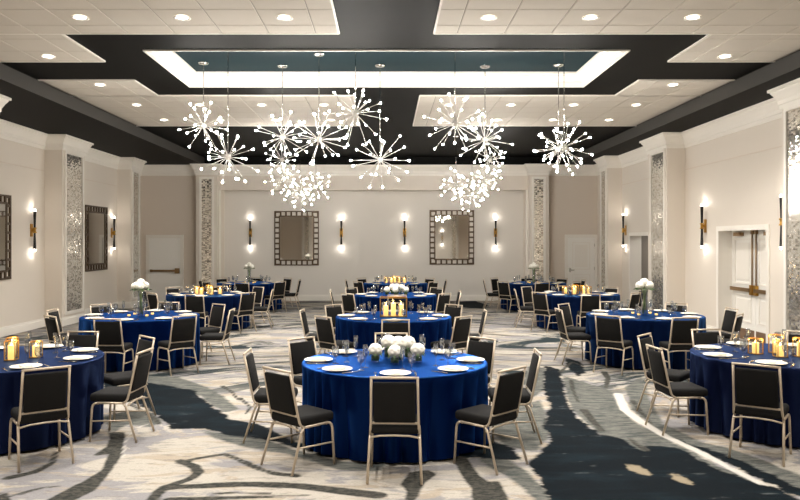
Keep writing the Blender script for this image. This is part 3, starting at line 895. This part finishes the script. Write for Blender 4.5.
CH = [
 (203.5, 126, 12.16, .42, 24, 'leftmost starburst chandelier, hanging high in the left cluster', g1, ZT),
 (228, 157, 11.2, .47, 26, 'low starburst chandelier second from the left, in front of the rear pilaster', g1, ZT),
 (282.5, 137, 12.37, .45, 24, 'starburst chandelier third from the left, over the pale ceiling tiles', g1, ZT),
 (319, 139.5, 11.6, .45, 26, 'starburst chandelier fourth from the left, just right of its close neighbour', g1, ZT),
 (355.5, 113, 11.0, .47, 26, 'highest starburst chandelier of the left cluster', g1, ZT),
 (380, 160, 12.33, .50, 24, 'low starburst chandelier near the centre of the room', g1, ZT),
 (455, 124, 11.2, .46, 26, 'high starburst chandelier just right of the centre', g2, ZT),
 (485, 140, 12.4, .48, 26, 'starburst chandelier overlapping the high one right of centre, slightly lower', g2, ZT),
 (564, 147.5, 11.3, .43, 28, 'rightmost starburst chandelier, the nearer of an overlapping pair', g2, ZT),
 (558.5, 149, 12.3, .40, 22, 'starburst chandelier half hidden behind the rightmost one', g2, ZT),
 (282, 160, 17.8, .42, 24, 'small-looking farther chandelier directly below the third one from the left', g3, ZC + S),
 (283, 180, 19.0, .44, 26, 'farther chandelier at the left of the low cluster above the left mirror', g3, ZC + S),
 (300, 195, 19.9, .44, 26, 'lowest farther chandelier just above the left rear mirror', g3, ZC + S),
 (316, 186, 20.6, .44, 26, 'farther chandelier at the right of the low cluster above the left mirror', g3, ZC + S),
 (490, 160, 17.8, .42, 24, 'farther chandelier directly below the overlapping pair right of centre', g3, ZC + S),
 (456, 185, 19.0, .44, 26, 'farther chandelier at the left of the low cluster above the right mirror', g3, ZC + S),
 (472, 196, 19.9, .44, 26, 'lowest farther chandelier just above the right rear mirror', g3, ZC + S),
 (486, 181, 20.6, .44, 26, 'farther chandelier at the right of the low cluster above the right mirror', g3, ZC + S),
]
for i, c in enumerate(CH): chandelier(*c, seed=100 + i)

# ------------------------------------------------------------------ tables
HT, RT = .76, .915
def cloth_mesh(seed, m):
    rnd = random.Random(seed)
    na = 300
    # uneven hanging folds: rounded ridges with tight valleys
    cents = []; a = 0.0
    while a < 2 * PI - .12:
        w = rnd.choice((.13, .18, .22, .28, .36)) * rnd.uniform(.85, 1.15)
        if 2 * PI - a - w < .14: w = 2 * PI - a
        cents.append((a, w, rnd.uniform(.55, 1.0))); a += w
    def fold(q):
        q %= 2 * PI
        for a0, w, h in cents:
            if a0 <= q < a0 + w:
                u = (q - a0) / w
                return h * (math.sin(PI * u) ** .7) * 2 - 1
        return -1
    rings = []
    for r in (.0, .25, .5, .72, .84, .89, .906): rings.append((r, HT + .006, 0))
    rings.append((RT, HT + .003, .02)); rings.append((RT + .005, HT - .008, .05))
    for k in range(1, 13):
        t = k / 12
        rings.append((RT + .003 + .015 * t, HT - .008 - (HT - .018) * t, .05 + .95 * t ** .8))
    vs = []; fs = []
    for (r, z, w) in rings:
        for k in range(na):
            a = 2 * PI * k / na
            f = fold(a)
            rr = r + w * .062 * (f - .65)
            zz = z + (.012 * (f + 1) * (w if z < .05 else 0))
            vs.append((rr * math.cos(a), rr * math.sin(a), zz))
    for i in range(len(rings) - 1):
        for k in range(na):
            k2 = (k + 1) % na
            fs.append((i * na + k, i * na + k2, (i + 1) * na + k2, (i + 1) * na + k))
    b = MB().add(vs, fs, True)
    return b.mesh('tablecloth', m)
cloths = {k: [cloth_mesh(s, M[k]) for s in (1, 2)] for k in ('cloth_royal', 'cloth_navy', 'cloth_mid')}

TABLES = [
 # key, x, y, chair offset deg, cloth, centrepiece, row words, column word, seat skip
 ('front', 'left', -3.86, 7.55, -6.5, 'cloth_navy', 'candles'),
 ('front', 'middle', .08, 7.36, 0, 'cloth_royal', 'hydrangea'),
 ('front', 'right', 4.18, 7.78, 8.5, 'cloth_navy', 'candles'),
 ('second-row', 'left', -3.95, 11.9, 0, 'cloth_royal', 'vase'),
 ('second-row', 'middle', .11, 11.8, 0, 'cloth_royal', 'lantern'),
 ('second-row', 'right', 4.2, 12.05, 4, 'cloth_mid', 'vase'),
 ('third-row', 'left', -4.05, 16.8, 3, 'cloth_mid', 'candles'),
 ('third-row', 'middle', .2, 16.6, 0, 'cloth_royal', 'hydrangea'),
 ('third-row', 'right', 4.37, 16.9, -3, 'cloth_mid', 'candles'),
 ('rear', 'left', -3.97, 21.4, 2, 'cloth_royal', 'vase'),
 ('rear', 'middle', .26, 21.3, 0, 'cloth_royal', 'candles'),
 ('rear', 'right', 4.26, 21.4, -2, 'cloth_mid', 'vase'),
]
CW = {'cloth_royal': 'royal blue', 'cloth_navy': 'navy', 'cloth_mid': 'deep blue'}

# ---- chair
def make_chair():
    r = empty('banquet_chair')
    tr = .0115
    s = MB().rbox(0, .03, .425, .405, .40, .085, .03, 3)
    s.build('seat', M['fabric'], r)
    # back leans from (y -.175, z .46) to (y -.25, z .86)
    def by(z): return -.165 - (z - .44) * .21
    bp = MB().rbox(0, 0, 0, .345, .036, .345, .014, 2)
    o = bp.build('backrest', M['fabric'], r, (0, by(.655), .655), (.207, 0, 0))
    b = MB()
    for sx in (-1, 1):
        b.tube([(sx * .186, by(.86), .86), (sx * .190, by(.65), .65), (sx * .194, by(.48), .48), (sx * .198, -.158, .42), (sx * .2, -.14, .392), (sx * .2, -.11, .378)], tr, 6)
    b.tube([(-.197, by(.86), .86), (.197, by(.86), .86)], tr, 6)
    b.tube([(-.192, by(.478), .478), (.192, by(.478), .478)], tr * .9, 6)
    b.build('back_frame', M['frame'], r)
    f = MB()
    for sx in (-1, 1): f.tube([(sx * .2, -.115, .378), (sx * .2, .15, .378)], tr, 6)
    arch = [(-.2, -.10, .368), (-.12, -.10, .382), (0, -.10, .386), (.12, -.10, .382), (.2, -.10, .368)]
    f.tube([(x, -.165, z - .01) for x, y, z in arch], tr * .75, 6)
    f.tube([(x, .14, z) for x, y, z in arch], tr * .75, 6)
    f.build('seat_frame', M['frame'], r)
    for sx in (-1, 1):
        MB().tube([(sx * .2, .14, .378), (sx * .2, .172, .372), (sx * .201, .192, .352), (sx * .203, .199, .32), (sx * .212, .215, .004)], tr, 6).build('leg', M['frame'], r)
        MB().tube([(sx * .2, -.12, .376), (sx * .204, -.145, .34), (sx * .218, -.255, .004)], tr, 6).build('leg', M['frame'], r)
        MB().tube([(sx * .208, .206, .20), (sx * .2095, -.185, .215)], tr * .7, 6).build('stretcher', M['frame'], r)
    return r
chair0 = make_chair(); chair_first = True
SEAT = ['right', 'far right', 'far', 'far left', 'left', 'near left', 'near', 'near right']
CHAIR_R = 1.165
jit = random.Random(5)
PULLED = {('front', 'left', 7): (-51.2, 1.245), ('front', 'right', 5): (233.5, 1.29), ('front', 'right', 4): (185.5, 1.165)}   # chairs drawn out from their table
for row, colm, tx, ty, off, cm, cp in TABLES:
    tn = '%s %s table' % (row, colm)
    cl = link('tablecloth', cloths[cm][0 if colm != 'right' else 1], None, (tx, ty, 0), (0, 0, random.uniform(0, 6)))
    tag(cl, 'floor-length %s satin cloth on the round %s' % (CW[cm], tn), 'tablecloth', 'floor-length satin tablecloths')
    t = empty('round_table', (tx, ty, 0)); tag(t, 'round folding banquet table under the %s cloth, %s' % (CW[cm], tn), 'table', 'round banquet tables')
    MB().lathe([(.0001, HT - .03), (.86, HT - .03), (.86, HT), (.0001, HT)], 40, cap=False, smooth=False).build('tabletop', M['tabletop'], t)
    for k in range(4):
        a = PI / 4 + k * PI / 2
        MB().tube([(.45 * math.cos(a), .45 * math.sin(a), HT - .03), (.6 * math.cos(a), .6 * math.sin(a), 0)], .016, 8).build('leg', M['blackmetal'], t)
    for k in range(8):
        a = math.radians(off + 45 * k) + jit.uniform(-.02, .02)
        rr = CHAIR_R + jit.uniform(0, .05)
        if (row, colm, k) in PULLED: a, rr = math.radians(PULLED[(row, colm, k)][0]), PULLED[(row, colm, k)][1]
        o = chair0 if chair_first else copy_tree(chair0)
        chair_first = False
        o.location = (tx + rr * math.cos(a), ty + rr * math.sin(a), 0)
        o.rotation_euler = (0, 0, a + PI / 2 + jit.uniform(-.05, .05))
        tag(o, 'black padded banquet chair on the %s side of the %s' % (SEAT[k], tn), 'chair', 'banquet chairs around the round tables')

# ------------------------------------------------------------------ tableware
plate_me = MB().lathe([(.0001, .004), (.075, .004), (.085, .002), (.10, .006), (.14, .017), (.1435, .018), (.14, .021), (.10, .011), (.085, .008), (.0001, .008)], 32, cap=False).mesh('dinner_plate', M['porcelain'])
def napkin_mesh():
    b = MB().rbox(0, 0, .008, .085, .15, .016, .006, 2)
    b.rbox(.010, 0, .018, .06, .145, .010, .004, 2)
    return b.mesh('folded_napkin', M['napkin'])
nap_me = napkin_mesh()
gob_me = MB().lathe([(.0001, 0), (.034, 0), (.034, .003), (.008, .008), (.005, .02), (.005, .055), (.012, .064), (.030, .085), (.036, .11), (.034, .145), (.031, .168), (.029, .168), (.032, .145), (.034, .11), (.028, .087), (.008, .068), (.0001, .066)], 16, cap=False).mesh('water_goblet', M['crystal'])
flu_me = MB().lathe([(.0001, 0), (.031, 0), (.031, .003), (.007, .008), (.0042, .02), (.0042, .08), (.010, .09), (.021, .115), (.0245, .15), (.0235, .19), (.021, .215), (.019, .215), (.0215, .19), (.0225, .15), (.019, .117), (.006, .094), (.0001, .092)], 16, cap=False).mesh('wine_glass', M['crystal'])
def fork_mesh():
    b = MB().tube([(0, -.095, .004), (0, -.04, .006), (0, .03, .004)], .006, 6, .0035)
    b.box(-.011, .011, .03, .05, .002, .005)
    for x in (-.0105, -.004, .0025, .009): b.box(x - .0005, x + .002, .05, .095, .002, .005)
    return b.mesh('fork', M['silver'])
def knife_mesh():
    b = MB().tube([(0, -.11, .005), (0, -.02, .005)], .0065, 6, .005)
    b.add([(-.008, -.02, .001), (.009, -.02, .001), (.009, .08, .001), (.002, .11, .001), (-.006, .08, .001), (-.008, -.02, .006), (.009, -.02, .003), (.009, .08, .003), (.002, .11, .003), (-.006, .08, .006)],
          [(0, 1, 2, 3, 4), (5, 6, 7, 8, 9), (0, 1, 6, 5), (1, 2, 7, 6), (2, 3, 8, 7), (3, 4, 9, 8), (4, 0, 5, 9)])
    return b.mesh('knife', M['silver'])
fork_me, knife_me = fork_mesh(), knife_mesh()
ZT0 = HT + .007
for row, colm, tx, ty, off, cm, cp in TABLES:
    tn = '%s %s table' % (row, colm)
    near = row in ('front', 'second-row')
    for k in range(8):
        a = math.radians(off + 45 * k)
        ur = Vector((math.cos(a), math.sin(a), 0)); ut = Vector((-math.sin(a), math.cos(a), 0))
        def put(name, me, r, t, label, cat, group, z=ZT0, rz=0):
            p = Vector((tx, ty, z)) + ur * r + ut * t
            o = link(name, me, None, p, (0, 0, a + PI / 2 + rz))
            tag(o, label, cat, group)
        s = SEAT[k]
        # seated guest faces the centre: the guest's right hand lies toward +ut
        put('dinner_plate', plate_me, .755, 0, 'white round dinner plate at the %s seat of the %s' % (s, tn), 'plate', 'dinner plates on the ' + tn)
        put('folded_napkin', nap_me, .755, 0, 'cream folded napkin on the plate at the %s seat, %s' % (s, tn), 'napkin', 'napkins on the ' + tn, ZT0 + .0085, jit.uniform(-.1, .1))
        put('water_goblet', gob_me, .58 + jit.uniform(-.02, .02), .15, 'short-stemmed water goblet by the %s seat of the %s' % (s, tn), 'glass', 'goblets on the ' + tn)
        put('wine_glass', flu_me, .48 + jit.uniform(-.02, .02), .07, 'tall slender wine glass by the %s seat of the %s' % (s, tn), 'glass', 'wine glasses on the ' + tn)
        if near:
            put('fork', fork_me, .745, -.18, 'silver fork left of the plate at the %s seat, %s' % (s, tn), 'fork', 'forks on the ' + tn)
            put('knife', knife_me, .745, .18, 'silver knife right of the plate at the %s seat, %s' % (s, tn), 'knife', 'knives on the ' + tn)

# ------------------------------------------------------------------ centrepieces
def bloom_fn(seed):
    rnd = random.Random(seed)
    pts = []
    for i in range(46):
        z = 1 - 2 * (i + .5) / 46; q = math.sqrt(1 - z * z); th = 2.4 * i + rnd.uniform(-.3, .3)
        pts.append(Vector((q * math.cos(th), q * math.sin(th), z)))
    def fn(d):
        m = max(p.dot(d) for p in pts)
        return .86 + .16 * max(0, (m - .93) / .07) ** .6
    return fn
bloom_me = [MB().ico((0, 0, 0), 1, 4, (1, 1, .88), bloom_fn(s)).mesh('bloom', M['petal']) for s in (1, 2)]
def leaf_ring(r, z, n, L, b=None):
    b = b or MB()
    for i in range(n):
        a = 2 * PI * i / n + .2
        d = Vector((math.cos(a), math.sin(a), 0)); t = Vector((-math.sin(a), math.cos(a), 0))
        p0 = d * r + Vector((0, 0, z)); p1 = p0 + d * L * .6 + Vector((0, 0, .01)); p2 = p0 + d * L + Vector((0, 0, -.015))
        u = Vector((0, 0, .002))
        vs = [p0, p1 - t * L * .3, p2, p1 + t * L * .3]
        b.add([v for v in vs] + [v + u for v in vs], [(0, 1, 2, 3), (4, 5, 6, 7), (0, 1, 5, 4), (1, 2, 6, 5), (2, 3, 7, 6), (3, 0, 4, 7)])
    return b
def low_hydrangea(loc, R, label, h=.075):
    r = empty('hydrangea_arrangement', loc); tag(r, label, 'flowers', 'low hydrangea arrangements')
    MB().lathe([(.0001, 0), (.042, 0), (.045, .01), (.045, h), (.042, h), (.042, .012), (.0001, .01)], 20, cap=False).build('glass_vase', M['glass'], r)
    MB().lathe([(.0001, .013), (.040, .013), (.040, h - .01), (.0001, h - .008)], 16, cap=False).build('green_foliage', M['leaf'], r)
    b = link('bloom', bloom_me[0], r, (0, 0, h + R * .72)); b.scale = (R, R, R)
    leaf_ring(.035, h + .002, 7, .05).build('leaf_collar', M['leaf'], r)
def tall_vase(loc, label, seed):
    rnd = random.Random(seed)
    r = empty('tall_flower_vase', loc, rnd.uniform(0, 6)); tag(r, label, 'flowers', 'tall vases of white flowers')
    H = .40
    MB().lathe([(.0001, 0), (.048, 0), (.05, .01), (.05, H), (.047, H), (.047, .014), (.0001, .012)], 20, cap=False).build('glass_vase', M['glass'], r)
    for i in range(5):
        a = i * 1.257; a2 = a + 2.2
        top = Vector((.078 * math.cos(a), .078 * math.sin(a), H + .06)) if i < 4 else Vector((0, 0, H + .11))
        MB().tube([(.03 * math.cos(a2), .03 * math.sin(a2), .015), (.02 * math.cos(a), .02 * math.sin(a), H * .9), top], .007, 5).build('stem', M['stem'], r)
        R = .07
        b = link('bloom', bloom_me[i % 2], r, top + Vector((0, 0, .02))); b.scale = (R, R, R); b.rotation_euler = (rnd.uniform(-.4, .4), rnd.uniform(-.4, .4), a)
    leaf_ring(.06, H + .02, 8, .12).build('leaf_collar', M['leaf'], r)

def hurricane(loc, w, h, ch, label_h, label_c, rz=0, gold=True):
    r = empty('candle_holder', loc, rz); tag(r, label_h, 'candle holder', 'square glass candle holders')
    t = .004; g = MB(); q = w / 2
    for x0, x1, y0, y1 in ((-q, q, -q, -q + t), (-q, q, q - t, q), (-q, -q + t, -q + t, q - t), (q - t, q, -q + t, q - t)): 
        MB().box(x0, x1, y0, y1, .006, h).build('glass_pane', M['glass'], r)
    MB().box(-q, q, -q, q, 0, .006).build('base', M['glass'], r)
    if gold:
        e = .0035; f = MB()
        for sx in (-1, 1):
            for sy in (-1, 1): f.box(sx * q - e, sx * q + e, sy * q - e, sy * q + e, 0, h)
        for z in (.004, h):
            f.box(-q, q, -q - e, -q + e, z - e, z + e).box(-q, q, q - e, q + e, z - e, z + e).box(-q - e, -q + e, -q, q, z - e, z + e).box(q - e, q + e, -q, q, z - e, z + e)
        f.build('gold_edges', M['brass'], r)
    candle((loc[0], loc[1], loc[2] + .0065), .034, ch, label_c)
def candle(loc, rad, ch, label):
    r = empty('pillar_candle', loc); tag(r, label, 'candle', 'glowing pillar candles')
    MB().lathe([(.0001, 0), (rad, 0), (rad, ch), (rad * .9, ch + .003), (rad * .5, ch - .006), (.0001, ch - .008)], 16, cap=False).build('wax', M['wax'], r)
    MB().lathe([(.0001, ch - .008), (.005, ch + .0), (.0065, ch + .01), (.004, ch + .022), (.0001, ch + .032)], 8, cap=False).build('flame', M['flame'], r)
    add_light('POINT', r, (0, 0, ch + .03), .5, (1, .62, .25), .02)
def votive(loc, label):
    r = empty('votive_candle', loc); tag(r, label, 'candle', 'small glass votive candles')
    MB().lathe([(.0001, 0), (.028, 0), (.033, .055), (.030, .055), (.025, .006), (.0001, .005)], 14, cap=False).build('glass_cup', M['glass'], r)
    MB().lathe([(.0001, .007), (.024, .007), (.026, .03), (.0001, .03)], 12, cap=False).build('wax', M['wax'], r)

POSW = ['nearest', 'left', 'right', 'rear', 'centre']
for row, colm, tx, ty, off, cm, cp in TABLES:
    tn = '%s %s table' % (row, colm)
    z = ZT0
    if cp == 'hydrangea':
        for dx, dy, R, h, w in ((0.0, -.17, .07, .07, 'nearest'), (-.19, -.04, .07, .07, 'left'), (.23, -.05, .072, .07, 'right'), (-.06, .20, .078, .11, 'rear left'), (.14, .19, .078, .10, 'rear right'), (.04, .03, .078, .12, 'centre')):
            low_hydrangea((tx + dx, ty + dy, z), R, 'white hydrangea ball in a short glass vase, %s one on the %s' % (w, tn), h)
    elif cp == 'vase':
        tall_vase((tx, ty, z), 'tall clear vase with white hydrangeas on the %s' % tn, len(tn))
        for k in range(4):
            a = PI / 4 + k * PI / 2
            votive((tx + .2 * math.cos(a), ty + .2 * math.sin(a), z), 'small lit votive %s of the tall vase on the %s' % (('behind right', 'behind left', 'in front left', 'in front right')[k], tn))
    elif cp == 'candles':
        spots = [(-.12, -.15, .10, .16, .11), (.10, -.13, .10, .19, .14), (.26, .05, .10, .16, .11), (-.02, .12, .10, .19, .14), (-.27, .06, .10, .16, .11)]
        nm = ['front left', 'front right', 'far right', 'rear', 'far left']
        for k, (dx, dy, w, h, ch) in enumerate(spots):
            hurricane((tx + dx, ty + dy, z), w, h, ch, 'square glass candle holder with gold edges, %s one on the %s' % (nm[k], tn), 'glowing yellow candle in the %s glass holder on the %s' % (nm[k], tn), .1 * k)
    elif cp == 'lantern':
        r = empty('glass_lantern', (tx - .0, ty, z)); tag(r, 'wide gold-framed glass box holding three candles on the %s' % tn, 'lantern')
        wx, wy, h, e, t = .21, .12, .30, .007, .004
        for x0, x1, y0, y1 in ((-wx, wx, -wy, -wy + t), (-wx, wx, wy - t, wy), (-wx, -wx + t, -wy + t, wy - t), (wx - t, wx, -wy + t, wy - t)): MB().box(x0, x1, y0, y1, .006, h).build('glass_pane', M['glass'], r)
        MB().box(-wx, wx, -wy, wy, 0, .006).build('base', M['brass'], r)
        f = MB()
        for sx in (-1, 1):
            for sy in (-1, 1): f.box(sx * wx - e, sx * wx + e, sy * wy - e, sy * wy + e, 0, h)
        for zz in (e, h):
            for sy in (-1, 1): f.box(-wx, wx, sy * wy - e, sy * wy + e, zz - e, zz + e)
            for sx in (-1, 1): f.box(sx * wx - e, sx * wx + e, -wy, wy, zz - e, zz + e)
        f.build('gold_frame', M['brass'], r)
        for dx, ch, w in ((-.12, .16, 'left'), (0, .2, 'middle'), (.12, .18, 'right')):
            candle((tx + dx, ty, z + .0065), .038, ch, 'glowing yellow %s candle inside the lantern on the %s' % (w, tn))
